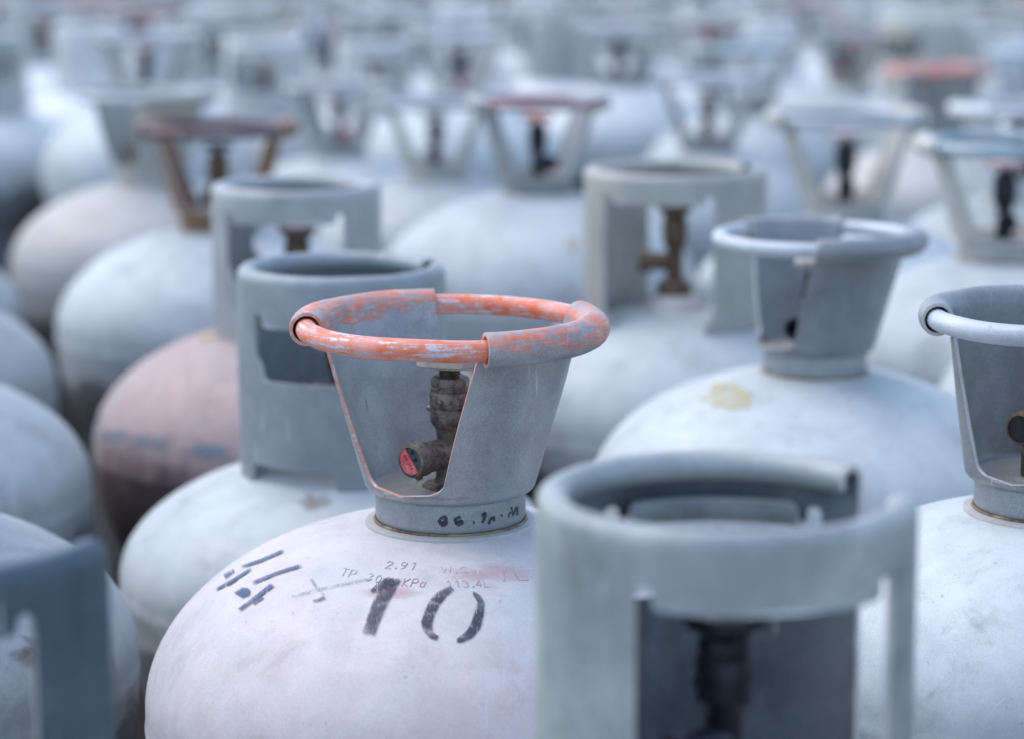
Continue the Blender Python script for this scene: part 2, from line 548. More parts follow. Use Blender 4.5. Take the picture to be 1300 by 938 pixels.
# ------------------------------------------------------------------ straight collar with windows, rolled rim
def collar_tube_mesh(rad, gap, windows, zt, zb, notches, mats, zlow=-.158, roll=.0075, zb2=None):
    bm = bmesh.new()
    ths = set()
    g0, g1 = gap
    start = g1
    span = (g0 - g1) % 360 or 360
    full = span == 360

    def rel(a):
        return (a - start) % 360

    lines = {0.0, float(span)}
    for c, h in windows:
        for d in (-h - 6, -h, h, h + 6):
            x = rel(c + d)
            if x < span:
                lines.add(round(x, 3))
    for c, h in notches:
        for d in (-h, h):
            x = rel(c + d)
            if x < span:
                lines.add(round(x, 3))
    lines = sorted(lines)
    cols = []
    for a, b in zip(lines, lines[1:]):
        k = max(1, round((b - a) / 5))
        cols += [a + (b - a) * i / k for i in range(k)]
    if not full:
        cols.append(float(span))
    zs = [zlow, zlow + .016]
    z = zlow + .016
    def fill(to, step):
        nonlocal z
        k = max(1, round((to - z) / step))
        for i in range(1, k + 1):
            zs.append(z + (to - z) * i / k)
        z = to
    fill(zb, .012); fill(zt, .012); fill(zt + .009, .006); fill(-roll, .012)
    prof = [(rad, q) for q in zs]
    nwall = len(prof)
    for i in range(1, 11):
        a = R(235 * i / 10)
        prof.append((rad - roll + roll * cos(a), -roll + roll * sin(a)))
    rows = []
    for (r, q) in prof:
        row = []
        for x in cols:
            th = R(start + x)
            wob = noise.noise(Vector((cos(th) * 2, sin(th) * 2, q * 9))) * .0012
            row.append(bm.verts.new(((r + wob) * cos(th), (r + wob) * sin(th), q)))
        rows.append(row)
    n = len(cols)
    for i in range(len(rows) - 1):
        zc = (prof[i][1] + prof[i + 1][1]) / 2
        for j in range(n if full else n - 1):
            k = (j + 1) % n
            xc = (cols[j] + (cols[k] if k else 360)) / 2
            th = start + xc
            cut = False
            if i < nwall - 1:
                for wi, (c, h) in enumerate(windows):
                    dd = (th - c + 180) % 360 - 180
                    lo_ = zb if wi == 0 or zb2 is None else zb2
                    if abs(dd) < h and lo_ < zc < zt:
                        cut = True
                    if h < abs(dd) < h + 6 and lo_ + .012 < zc < zt + .009:
                        cut = True
                for c, h in notches:
                    dd = (th - c + 180) % 360 - 180
                    if abs(dd) < h and zc < zlow + .016:
                        cut = True
            if not cut:
                bm.faces.new((rows[i][j], rows[i][k], rows[i + 1][k], rows[i + 1][j]))
    # grip lips bent inwards at the window heads
    for c, h in windows:
        lip = []
        for (r, q) in ((rad, zt), (rad - .004, zt - .0015), (rad - .009, zt + .001), (rad - .011, zt + .006), (rad - .0115, zt + .011)):
            lip.append([bm.verts.new((r * cos(R(c + (h - 1) * s_ / 8)), r * sin(R(c + (h - 1) * s_ / 8)), q)) for s_ in range(-8, 9)])
        grid_faces(bm, lip)
    for v in [v for v in bm.verts if not v.link_faces]:
        bm.verts.remove(v)
    me = finish(bm, 'collar', 60, mats)
    return bake(me, (('SUBSURF', dict(levels=1, render_levels=1)),
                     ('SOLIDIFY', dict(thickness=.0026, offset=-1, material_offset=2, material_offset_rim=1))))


# ------------------------------------------------------------------ valve
PHI = R(-130)


def valve_mesh(mat):
    bm = bmesh.new()
    lathe_bm(bm, [(.017, -.125), (.017, -.094), (.0155, -.0925), (.0095, -.0915), (.0085, -.088), (.0080, -.080), (.0080, -.0615),
                  (.0092, -.0585), (.0113, -.0560), (.0116, -.0540), (.0116, -.0475), (.0110, -.0470), (.0110, -.0465),
                  (.0120, -.0460), (.0120, -.0390), (.0113, -.0375), (.0, -.0375)], 40)
    lathe_bm(bm, [(.0, -.0380), (.0112, -.0380), (.0116, -.0372), (.0116, -.0352), (.0109, -.0348), (.0109, -.0342), (.0114, -.0338), (.0114, -.0305), (.0104, -.0290), (.0, -.0290)], 8, a0=R(10))
    th = [(.0, -.0292)]
    for i in range(5):
        th += [(.0066, -.0290 + i * .0018), (.0058, -.0281 + i * .0018)]
    th += [(.0058, -.016), (0, -.016)]
    lathe_bm(bm, th, 24)
    for az, z in ((-116, -.0425), (-176, -.0475), (64, -.0425)):
        o = Vector((.0122 * cos(R(az)), .0122 * sin(R(az)), z))
        lathe_bm(bm, [(.0, .0018), (.0012, .0014), (.0018, .0004), (.0019, -.001), (0, -.001)], 12,
                 mtx=lambda c, az=az, o=o: Vector((cos(R(az)) * c.z - sin(R(az)) * c.x, sin(R(az)) * c.z + cos(R(az)) * c.x, c.y)) + o)
    # outlet barrel
    lathe_bm(bm, [(.0, .002), (.0086, .004), (.0089, .014), (.0092, .022), (.0098, .0235), (.0101, .0245), (.0101, .0325), (.0096, .0342),
                  (.0080, .0345), (.0080, .0330), (.0060, .0328), (.0058, .020), (0, .020)], 36, mtx=outlet)
    lathe_bm(bm, [(0, .003), (.0016, .0028), (.0016, -.0004), (0, -.0004)], 8, mtx=lambda c: outlet(Vector((c.x, c.y - .0, c.z + .026))) + Vector((0, 0, -.0108)))
    return finish(bm, 'valve', 35, (mat,))


def outlet(c):
    """local x right, y up, z out along the outlet"""
    d = Vector((cos(PHI), sin(PHI), 0))
    e1 = Vector((-d.y, d.x, 0))
    return d * c.z + e1 * c.x + Vector((0, 0, 1)) * c.y + Vector((0, 0, -.0735))


def disc_mesh(name, poly, z0, z1, mat, fn=outlet):
    bm = bmesh.new()
    top = [bm.verts.new(fn(Vector((x, y, z1)))) for x, y in poly]
    bot = [bm.verts.new(fn(Vector((x, y, z0)))) for x, y in poly]
    bm.faces.new(top)
    n = len(poly)
    for i in range(n):
        j = (i + 1) % n
        bm.faces.new((bot[i], bot[j], top[j], top[i]))
    return finish(bm, name, 30, (mat,))


def wheel_mesh(mat, rad=.019, lobes=4, depth=.0016, cup=False):
    bm = bmesh.new()
    seg = 64
    rows = []
    for q, z in ((0.0, -.0400), (.40, -.0400), (.46, -.0330), (.62, -.0270), (.95, -.0235), (1.0, -.0205), (.98, -.0180), (.9, -.0172), (.6, -.0166), (0.0, -.0160)) if cup else ((0.0, -.0225), (.55, -.0228), (.92, -.0226), (.99, -.0215), (1.0, -.0200), (.99, -.0180), (.93, -.0168), (.6, -.0166), (.35, -.0150), (0.0, -.0148)):
        if q == 0:
            rows.append([bm.verts.new((0, 0, z))] * seg)
        else:
            rows.append([bm.verts.new(((rad + depth * cos(lobes * 2 * pi * i / seg)) * q * cos(2 * pi * i / seg + .5),
                                       (rad + depth * cos(lobes * 2 * pi * i / seg)) * q * sin(2 * pi * i / seg + .5), z)) for i in range(seg)])
    grid_faces(bm, rows, closed=True)
    return finish(bm, 'handwheel', 35, (mat,))


circ = lambda r, n=28: [(r * cos(2 * pi * i / n), r * sin(2 * pi * i / n)) for i in range(n)]
seal_poly = []
_nx, _ny, _Rs = -.79, -.61, .0078
_c = -.12 * _Rs
_h = math.acos(_c / _Rs)
_a = atan2(_ny, _nx)
seal_poly = [(_Rs * cos(_a + _h * k / 14), _Rs * sin(_a + _h * k / 14)) for k in range(-14, 15)]

ME = {}
ME['valve'] = valve_mesh('brass')
ME['wheel'] = wheel_mesh('wheel_beige')
ME['wheel_round'] = wheel_mesh('wheel_dark', .0175, 8, .0008, cup=True)
ME['plate'] = disc_mesh('outlet_plate', circ(.0079), .0325, .0336, 'dark_disc')
ME['seal'] = disc_mesh('outlet_seal', seal_poly, .0330, .0346, 'seal')
ME['port'] = disc_mesh('outlet_port', [(x + .0032, y + .0012) for x, y in circ(.0013, 14)], .0330, .03375, 'hole')
ME['port2'] = disc_mesh('outlet_port', [(x + .0008, y + .0052) for x, y in circ(.0013, 14)], .0330, .03375, 'hole')
ME['bore'] = disc_mesh('outlet_port', circ(.0072), .0335, .0348, 'hole')
ME['cap'] = disc_mesh('outlet_cap', circ(.0088), .0335, .0358, 'seal_red')
ME['neck'] = lathe('neck_ring', [(.0405, -.0935), (.0432, -.0945), (.0438, -.0955), (.0440, -.100), (.0440, -.1095), (.0434, -.1118), (.0418, -.1126),
                                 (.0418, -.118), (.030, -.118)], 72, ('collar',))
ME['floor'] = lathe('pad_disc', [(0, -.0938), (.020, -.0938), (.0215, -.0926), (.0235, -.0926), (.0250, -.0940), (.033, -.0945), (.0455, -.0930),
                                 (.0455, -.0943), (0, -.098)], 64, ('floor_disc',))
ME['pad'] = lathe('pad_ring', [(.030, -.1132), (.0485, -.1132), (.0497, -.1137), (.0501, -.1147), (.0501, -.1160), (.0530, -.1164), (.0552, -.1172), (.0572, -.1186), (.0590, -.1212), (.05, -.125)],
                  72, ('pad',))


def torus_mesh(rad, tube, mat):
    bm = bmesh.new()
    rows = []
    for i in range(96):
        a = 2 * pi * i / 96
        rows.append([bm.verts.new(((rad + tube * cos(b)) * cos(a), (rad + tube * cos(b)) * sin(a), tube * sin(b) + .0006 * noise.noise(Vector((cos(a), sin(a), 0)) * 2)))
                     for b in [2 * pi * k / 18 for k in range(18)]])
    rows.append(rows[0])
    grid_faces(bm, rows, closed=True)
    return finish(bm, 'carry_ring', 60, (mat,))


def bead_mesh():
    bm = bmesh.new()
    rows = []
    for i in range(120):
        a = 2 * pi * i / 120
        rr = .0010 + .0005 * noise.noise(Vector((cos(a) * 9, sin(a) * 9, 0)))
        rows.append([bm.verts.new(((.0443 + rr * cos(b)) * cos(a), (.0443 + rr * cos(b)) * sin(a), -.1128 + rr * sin(b))) for b in [2 * pi * k / 8 for k in range(8)]])
    rows.append(rows[0])
    grid_faces(bm, rows, closed=True)
    return finish(bm, 'weld_bead', 60, ('bead',))


ME['ring'] = torus_mesh(RING_R, .0062, 'ring')
ME['collar_main'] = collar_wing_mesh(OPEN_A, ('collar_main', 'edge_orange'))
ME['collar_wide'] = collar_wing_mesh([(-163, 66, 44), (38, 30, 26)], ('collar', 'edge'))
ME['collar_narrow'] = collar_wing_mesh(OPEN_A, ('collar', 'edge'), .0610, .0698)
ME['ring_narrow'] = torus_mesh(.0698, .0062, 'ring')
ME['bead'] = bead_mesh()
ME['collar_a'] = collar_wing_mesh(OPEN_A, ('collar', 'edge'))
ME['collar_u'] = collar_wing_mesh(OPEN_U, ('collar', 'edge'))
ME['collar_n'] = collar_wing_mesh(OPEN_N, ('collar', 'edge'))


# ------------------------------------------------------------------ assembling things
def link(name, me, parent=None, loc=(0, 0, 0), rz=0.0, mats=None, sc_=(1, 1, 1)):
    o = bpy.data.objects.new(name, me)
    COL.objects.link(o)
    o.parent = parent
    o.location = loc
    o.rotation_euler = (0, 0, rz)
    o.scale = sc_
    if mats:
        for i, m in enumerate(mats):
            if m and i < len(o.material_slots):
                o.material_slots[i].link = 'OBJECT'
                o.material_slots[i].material = M[m]
    return o


class Cyl:
    pass


cyls = []


def settle(p, rad):
    """stand clear of the cylinders already placed"""
    for _ in range(60):
        for q in cyls:
            need = rad + q.dome.R + .003
            dx, dy = p.x - q.p.x, p.y - q.p.y
            d = math.hypot(dx, dy)
            if d < need:
                p.x += dx / d * (need - d)
                p.y += dy / d * (need - d)
    return p


def root_at(p, label, group):
    e = bpy.data.objects.new('gas_cylinder', None)
    COL.objects.link(e)
    e.empty_display_size = .1
    e.location = (p.x, p.y, 0)
    e['label'] = label
    e['category'] = 'gas cylinder'
    if group:
        e['group'] = group
    return e


GROUP = 'gas cylinders standing packed together'


def winged(p, label, rot=0, body='silver', collar='collar', ring='ring', edge='edge', mesh='collar_a', rad=.185, a=.111, zeq=-.222,
           valve='brass', wheel='wheel_beige', outlet_=None, outrot=0, pad='pad', group=GROUP, s=1.0, tilt=(0, 0), vz=0, shape='wheel', ringmesh='ring'):
    c = Cyl()
    c.p = p = settle(p, rad)
    c.top = p.z
    c.dome = Dome(rad, -.1155 * s - a * sqrt(1 - (.05 * s / rad) ** 2), a)
    c.root = e = root_at(p, label, group)
    T = p.z
    link('body', body_mesh(c.dome, -T), e, (0, 0, T), 0, (body,))
    c.body = e.children[0]
    S = (s, s, s)
    r = R(rot)
    link('pad_ring', ME['pad'], e, (0, 0, T), 0, (pad,), S)
    link('neck_ring', ME['neck'], e, (0, 0, T), 0, (collar if collar != 'collar_main' else 'collar',), S)
    link('pad_disc', ME['floor'], e, (0, 0, T), 0, None, S)
    link('weld_bead', ME['bead'], e, (0, 0, T), 0, None, S)
    col = link('collar', ME[mesh], e, (0, 0, T), r, (collar, edge), S)
    link('carry_ring', ME[ringmesh], e, (0, 0, T), r, (ring,), S)
    c.collar = col
    add_valve(e, T + vz, r + R(outrot), valve, wheel, outlet_, S, shape)
    cyls.append(c)
    return c


def add_valve(e, T, r, valve, wheel, outlet_, S, shape='wheel'):
    v = link('valve', ME['valve'], e, (0, 0, T), r, (valve,), S)
    link('handwheel', ME[shape], v, (0, 0, 0), 0, (wheel,))
    if outlet_ == 'seal':
        link('outlet_plate', ME['plate'], v)
        link('outlet_port', ME['port'], v)
        link('outlet_port', ME['port2'], v)
        link('outlet_seal', ME['seal'], v)
    elif outlet_ == 'hole':
        link('outlet_port', ME['bore'], v)
    elif outlet_ == 'cap':
        link('outlet_cap', ME['cap'], v)
    return v


_tubes = {}


def straight(p, label, rot=0, body='white', collar='collar_s', gap=(0, 0), windows=((-85, 34), (95, 34)), zt=-.034, zb=-.078, rad=.17,
             a=.098, zeq=-.235, crad=.078, notches=((-120, 30), (0, 30), (120, 30)), edge='edge', valve='brass', wheel='wheel_dark',
             outrot=0, outlet_=None, group=GROUP, zlow=-.158, roll=.0075, vz=-.022, zb2=None, inner=None):
    c = Cyl()
    c.p = p = settle(p, rad)
    c.top = p.z
    c.dome = Dome(rad, zeq, a)
    c.root = e = root_at(p, label, group)
    T = p.z
    link('body', body_mesh(c.dome, -T), e, (0, 0, T), 0, (body,))
    c.body = e.children[0]
    key = (gap, windows, zt, zb, crad, notches, zlow, roll, zb2)
    if key not in _tubes:
        _tubes[key] = collar_tube_mesh(crad, gap, windows, zt, zb, notches, ('collar_s', 'edge', 'collar_s'), zlow, roll, zb2)
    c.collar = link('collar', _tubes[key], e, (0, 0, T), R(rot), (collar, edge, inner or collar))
    add_valve(e, T + vz, R(outrot), valve, wheel, outlet_, (1, 1, 1), 'wheel_round')
    link('valve_boss', ME['boss'], e, (0, 0, T + c.dome.z(0)))
    cyls.append(c)
    return c


ME['boss'] = lathe('valve_boss', [(.0, .012), (.022, .012), (.026, .009), (.030, .002), (.036, -.004), (.02, -.008)], 40, ('pad',))


def H(c, u, v):
    """where the sight line through photo pixel u, v meets this cylinder's dome (local to its rim centre)"""
    o = Vector((0, 0, CAM_Z)) - c.p
    d = ray(u, v)
    f = lambda t: (o + d * t).z - c.dome.z(sqrt((o.x + d.x * t) ** 2 + (o.y + d.y * t) ** 2))
    inside = lambda t: ((o.x + d.x * t) ** 2 + (o.y + d.y * t) ** 2) <= c.dome.R ** 2
    t = max(.1, c.p.y - .25)
    prev = t
    while t < c.p.y + .4:
        if inside(t) and f(t) <= 0:
            lo, hi = prev, t
            for _ in range(24):
                mid = (lo + hi) / 2
                if inside(mid) and f(mid) <= 0:
                    hi = mid
                else:
                    lo = mid
            return o + d * hi
        prev = t
        t += .002
    return None


def lift(c, q, h):
    r = max(1e-4, sqrt(q.x ** 2 + q.y ** 2))
    D = c.dome
    slope = -D.a * r / (D.R ** 2 * sqrt(max(.02, 1 - (r / D.R) ** 2)))
    n = Vector((-slope * q.x / r, -slope * q.y / r, 1)).normalized()
    z = D.z(r) + noise.noise(Vector((q.x, q.y, D.z(r))) * 11 + Vector((3, 1, 2))) * .0006 * min(1, r / .08)
    q = Vector((q.x, q.y, max(q.z, z)))
    return q + n * h, n


def resample(pts, n):
    L = [0]
    for a, b in zip(pts, pts[1:]):
        L.append(L[-1] + math.hypot(b[0] - a[0], b[1] - a[1]))
    out = []
    for i in range(n + 1):
        s = L[-1] * i / n
        k = 0
        while k < len(L) - 2 and L[k + 1] < s:
            k += 1
        f = (s - L[k]) / max(1e-9, L[k + 1] - L[k])
        out.append((pts[k][0] + (pts[k + 1][0] - pts[k][0]) * f, pts[k][1] + (pts[k + 1][1] - pts[k][1]) * f))
    return out


def mark(c, name, strips, mat, h=.0007, n=24, m=8, label=None):
    """flat print on the dome: each strip is a pair of edge lines given in photo pixels"""
    bm = bmesh.new()
    fl = bm.verts.layers.float.new('feather')
    for ea, eb in strips:
        A, B = resample(ea, n), resample(eb, n)
        rows = []
        for (x0, y0), (x1, y1) in zip(A, B):
            row = []
            for k in range(m + 1):
                q = H(c, x0 + (x1 - x0) * k / m, y0 + (y1 - y0) * k / m)
                row.append(None if q is None else bm.verts.new(lift(c, q, h)[0]))
            rows.append(row)
        for ri, row in enumerate(rows):
            for k, v_ in enumerate(row):
                if v_:
                    v_[fl] = .3 if k in (0, m) or ri in (0, n) else 1.0
        for a, b in zip(rows, rows[1:]):
            for i in range(m):
                vs = (a[i], a[i + 1], b[i + 1], b[i])
                if all(vs):
                    bm.faces.new(vs)
    me = finish(bm, name, 60, (mat,))
    o = link(name, me, c.root, (0, 0, c.top))
    if label:
        o['label'] = label
    return o


def blotch(c, name, u, v, ru, rv, mat, seed=1, h=.0007, label=None, rough=.25):
    """irregular patch on the dome"""
    bm = bmesh.new()
    fl = bm.verts.layers.float.new('feather')
    rings = []
    for k in range(0, 7):
        ring = []
        for i in range(40):
            a = 2 * pi * i / 40
            w_ = 1 + rough * 2 * noise.noise(Vector((cos(a) * 1.6, sin(a) * 1.6, seed * 3.1))) + rough * noise.noise(Vector((cos(a) * 5, sin(a) * 5, seed)))
            q = H(c, u + ru * w_ * k / 6 * cos(a), v + rv * w_ * k / 6 * sin(a))
            ring.append(None if q is None else bm.verts.new(lift(c, q, h)[0]))
        rings.append(ring)
    for a, b in zip(rings, rings[1:]):
        for i in range(40):
            j = (i + 1) % 40
            vs = (a[i], a[j], b[j], b[i])
            if all(vs):
                bm.faces.new(vs)
    for k, ring in enumerate(rings):
        for v_ in ring:
            if v_:
                v_[fl] = (1 - (k / 6) ** 2)
    me = finish(bm, name, 60, (mat,))
    o = link(name, me, c.root, (0, 0, c.top))
    if label:
        o['label'] = label
    return o


# single stroke lettering (unit box, x right, y up)
GL = {
    '2': [[(0, .8), (.3, 1), (.6, .85), (.55, .6), (0, 0), (.65, 0)]],
    '9': [[(.6, .65), (.3, .45), (.02, .65), (.1, .95), (.45, 1), (.62, .75), (.5, .2), (.2, 0)]],
    '1': [[(.15, .8), (.4, 1), (.4, 0)]],
    '.': [[(.08, 0), (.22, 0), (.22, .12), (.08, .12), (.08, 0)]],
    'W': [[(0, 1), (.2, 0), (.42, .8), (.62, 0), (.85, 1)]],
    'C': [[(.62, .85), (.35, 1), (.05, .7), (.05, .3), (.35, 0), (.62, .15)]],
    'T': [[(0, 1), (.7, 1)], [(.35, 1), (.35, 0)]],
    'P': [[(0, 0), (0, 1), (.5, 1), (.6, .75), (.5, .5), (0, .5)]],
    '3': [[(.05, .9), (.35, 1), (.58, .8), (.3, .55), (.6, .3), (.35, 0), (.0, .12)]],
    '0': [[(.3, 1), (.05, .75), (.05, .25), (.3, 0), (.55, .25), (.55, .75), (.3, 1)]],
    'K': [[(0, 0), (0, 1)], [(.6, 1), (0, .45), (.6, 0)]],
    'a': [[(.5, .55), (.25, .65), (.03, .4), (.1, .05), (.35, 0), (.5, .2)], [(.52, .65), (.52, 0)]],
    '4': [[(.45, 0), (.45, 1), (0, .3), (.65, .3)]],
    'L': [[(0, 1), (0, 0), (.55, 0)]],
    'V': [[(0, 1), (.3, 0), (.62, 1)]],
    'S': [[(.6, .85), (.3, 1), (.03, .78), (.3, .52), (.6, .25), (.3, 0), (0, .15)]],
    'H': [[(0, 0), (0, 1)], [(.6, 0), (.6, 1)], [(0, .5), (.6, .5)]],
    'I': [[(.1, 0), (.1, 1)]],
    'Y': [[(0, 1), (.3, .5), (.6, 1)], [(.3, .5), (.3, 0)]],
    'J': [[(.5, 1), (.5, .2), (.25, 0), (.05, .2)]],
    'E': [[(.55, 1), (0, 1), (0, 0), (.55, 0)], [(0, .5), (.45, .5)]],
}


def tube_strokes(bm, pts3, nrm, rad):
    """a raised or sunk stroke: a low half-round bead along a polyline"""
    rows = []
    for i, q in enumerate(pts3):
        t_ = (pts3[min(i + 1, len(pts3) - 1)] - pts3[max(i - 1, 0)])
        if t_.length < 1e-9:
            continue
        t_.normalize()
        s = t_.cross(nrm[i]).normalized()
        rows.append([bm.verts.new(q + s * rad * cx + nrm[i] * rad * cy) for cx, cy in ((-1, -.6), (-.7, .35), (0, .6), (.7, .35), (1, -.6))])
    grid_faces(bm, rows)


def stamped(c, name, text, u0, v0, ux, uy, vx, vy, adv, mat, rad=.00032, slant=.0, label=None):
    """stamped lettering: text starts at pixel u0, v0; (ux,uy) is one glyph width along the baseline, (vx,vy) one glyph height"""
    bm = bmesh.new()
    x = 0
    for ch in text:
        if ch != ' ':
            for st in GL[ch]:
                pp = [(u0 + (x + px) * ux + py * vx, v0 + (x + px) * uy + py * vy) for px, py in st]
                pp = resample(pp, max(4, len(st) * 4))
                P3, N3 = [], []
                for a, b in pp:
                    q = H(c, a, b)
                    if q is None:
                        continue
                    q2, n_ = lift(c, q, .0002)
                    P3.append(q2)
                    N3.append(n_)
                if len(P3) > 2:
                    tube_strokes(bm, P3, N3, rad)
        x += (.45 if ch in '.' else adv)
    me = finish(bm, name, 60, (mat,))
    o = link(name, me, c.root, (0, 0, c.top))
    if label:
        o['label'] = label
    return o


# ------------------------------------------------------------------ the setting
bm = bmesh.new()
for x, y in ((-400, -400), (400, -400), (400, 400), (-400, 400)):
    bm.verts.new((x, y, 0))
bm.faces.new(bm.verts)
M['concrete'] = plain('yard_asphalt', (.07, .068, .064), .85, 0, .3, .003, scale=2.5)
g = link('ground', finish(bm, 'ground', 30, ('concrete',)))
g['kind'] = 'structure'

# ------------------------------------------------------------------ the cylinders one can tell apart
WD = .1832     # ring width of a winged collar, outer curl to outer curl
A = winged(place(571, 415, 402, WD), 'pinkish-white gas cylinder marked 10 in black, with worn orange carry ring',
           rad=.180, body='main_body', collar='collar_main', ring='ring_orange', edge='edge_orange', mesh='collar_main', outlet_='seal')
B = straight(place(922, 618, 485, .156), 'gas cylinder with straight grey collar standing in front of the one marked 10, lower right',
             gap=(-8, 36), windows=((-80, 36), (90, 33)), collar='collar_front', rad=.16, a=.09, zeq=-.235, zb=-.112, zb2=-.070, notches=((-150, 24), (150, 24)),
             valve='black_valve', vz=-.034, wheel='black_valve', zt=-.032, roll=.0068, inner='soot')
C_ = straight(place(433, 335, 268, .158), 'white gas cylinder with blue-grey straight collar directly behind the worn orange ring',
              collar='collar_b', gap=(2, 24), windows=((-102, 33), (78, 33)), rad=.170, a=.088, zeq=-.235, body='white', zt=-.039, zb=-.078,
              notches=((-118, 28), (0, 28)))
D_ = straight(place(376, 232, 219, .158), 'faded pink gas cylinder with straight grey collar and dark rusty lower side',
              collar='collar_s', windows=((-96, 38), (84, 38)), rad=.190, a=.105, zeq=-.235, body='pink', zt=-.030, zb=-.085,
              notches=((-20, 28), (150, 28)), valve='brass_brown', wheel='ring_rust')
E_ = winged(place(1038, 303, 275, .172), 'white gas cylinder with blue-grey winged collar and a worn yellow sticker on its dome',
            rot=0, body='white', mesh='collar_wide', rad=.178, s=.94, a=.098, zeq=-.235, valve='black_valve')
F_ = winged(place(1340, 405, 340, .1572), 'white gas cylinder with silver winged collar cut by the right edge of the photo',
            rot=-4, body='white', rad=.158, a=.095, mesh='collar_narrow', ringmesh='ring_narrow', vz=.013, outlet_='hole', valve='brass_brown')
G_ = straight(place(-70, 668, 470, .150), 'nearest gas cylinder at the lower left corner, with dark blue-grey windowed collar plate',
              gap=(-14, 165), crad=.075, collar='collar_dark', windows=((-88, 34),), body='silver', rad=.158, a=.088, zeq=-.225, zt=-.028,
              zb=-.108, zlow=-.150, notches=((180, 28), (-120, 28)), valve='black_valve', vz=-.045)
H_ = straight(place(856, 212, 233, .175), 'off-white gas cylinder with wide warm grey straight collar showing its brown valve through the window',
              collar='collar_warm', gap=(-4, 28), windows=((-106, 31), (78, 20)), crad=.0875, rad=.173, a=.1, zeq=-.235, zt=-.028, zb=-.150, body='white',
              notches=((-106, 31), (78, 20)), valve='brass_brown', wheel='brass_brown', outrot=-55, vz=-.018)
I_ = winged(place(276, 163, 208, WD), 'whitish gas cylinder with rusted brown collar and purple-brown ring',
            rot=30, body='white', collar='collar_rust', ring='ring_rust', edge='edge', mesh='collar_n', valve='brass_brown', wheel='wheel_dark')
J_ = winged(place(188, 122, 178, WD), 'beige-grey gas cylinder with a white-topped brownish collar, behind the rusted brown one',
            rot=-10, body='beige', collar='collar_warm', ring='ring', mesh='collar_a')
K_ = winged(place(1075, 150, 208, .194), 'gas cylinder with thin U-shaped collar and bluish ring, behind the yellow-stickered one',
            rot=34, body='white', collar='collar_warm', ring='ring', mesh='collar_n', valve='black_valve', wheel='ring_pink', s=1.06)
L_ = winged(place(1278, 184, 236, .190), 'gas cylinder with U-shaped collar, teal-grey ring and black valve at the right edge',
            rot=34, body='white', collar='collar_warm', ring='ring_teal', mesh='collar_n', valve='black_valve', wheel='ring_pink', s=1.035, rad=.178)
N_ = winged(place(705, 130, 186, .169), 'gas cylinder with pinkish ring and orange handwheel over a black valve',
            rot=42, body='white', collar='collar', ring='ring_pink', mesh='collar_u', valve='black_valve', wheel='wheel_orange', outrot=25, s=.925)
O_ = winged(place(553, 130, 156, WD), 'gas cylinder with pale ring, U-shaped collar and black valve left of the orange handwheel',
            rot=34, body='silver', collar='collar_warm', ring='ring', mesh='collar_n', valve='black_valve', wheel='wheel_dark')
P_ = winged(place(430, 112, 138, WD), 'gas cylinder with pale ring and small red valve cap, beyond the pink one',
            rot=55, body='white', collar='collar', ring='ring', mesh='collar_u', valve='black_valve', wheel='wheel_dark', outlet_='cap')
Q_ = winged(place(900, 100, 150, WD), 'gas cylinder with pale ring showing a dark valve above the wide warm grey collar',
            rot=30, body='white', collar='collar', ring='ring', mesh='collar_n', valve='brass', wheel='wheel_dark')
R_ = winged(place(1192, 90, 145, WD), 'distant gas cylinder with bright worn orange ring at the upper right',
            rot=-60, body='beige', collar='collar', ring='ring_orange', mesh='collar_main')
R_.collar.material_slots[0].link = 'OBJECT'
R_.collar.material_slots[0].material = M['collar_main']
S_ = winged(place(530, 52, 132, WD), 'distant gas cylinder with red valve cap, in the row behind the pale U-shaped collars',
            rot=40, body='white', collar='collar_warm', ring='ring', mesh='collar_n', valve='black_valve', outlet_='cap')
T_ = winged(place(300, 52, 136, WD), 'distant gas cylinder with dark valve in a wide open collar above the rusted brown one',
            rot=36, body='white', collar='collar_warm', ring='ring', mesh='collar_n', valve='black_valve', wheel='wheel_red')
U_ = straight(place(115, 46, 114, .158), 'distant gas cylinder with whitish straight collar at the upper left', collar='silver', body='white',
              gap=(10, 30), windows=((-60, 32), (120, 32)))
V_ = straight(place(1172, 22, 112, .165), 'distant gas cylinder with grey straight collar beyond the bright orange ring', collar='collar_warm', body='silver',
              gap=(0, 14), windows=((40, 32), (220, 32)))
W_ = winged(place(1045, 62, 126, WD), 'distant gas cylinder with dark blue ring left of the bright orange ring',
            rot=34, body='silver', collar='collar', ring='ring_teal', mesh='collar_n', valve='black_valve')
X_ = winged(place(785, 34, 118, WD), 'distant gas cylinder with dark valve, above the centre of the photo',
            rot=34, body='white', collar='collar', ring='ring', mesh='collar_n', valve='black_valve')

# the left flank: domes whose collars stand outside the frame or are cut by it
def flank(x, y, drop, label, **k):
    return straight(Vector((x, y, CAM_Z - drop)), label, **k)


FL = flank(-.420, 1.50, .235, 'smooth pale gas cylinder dome with a rust stain, behind the dark corner collar', body='silver', rad=.178, a=.1,
      windows=((-60, 34), (120, 34)), collar='collar_pale')
flank(-.537, 1.98, .235, 'scuffed gas cylinder dome at the left edge below the smaller darker one', body='silver', rad=.182, a=.1,
      windows=((-60, 34), (120, 34)), collar='collar_s')
flank(-.648, 2.42, .235, 'dull gas cylinder dome at the left edge, third back from the lower left corner', body='silver_old', rad=.182, a=.1,
      windows=((-60, 34), (120, 34)), collar='collar_s')
flank(-.768, 2.85, .235, 'gas cylinder dome just showing at the left edge, fourth back from the lower left corner', body='silver', rad=.180, a=.1,
      windows=((-60, 34), (120, 34)), collar='collar_s')

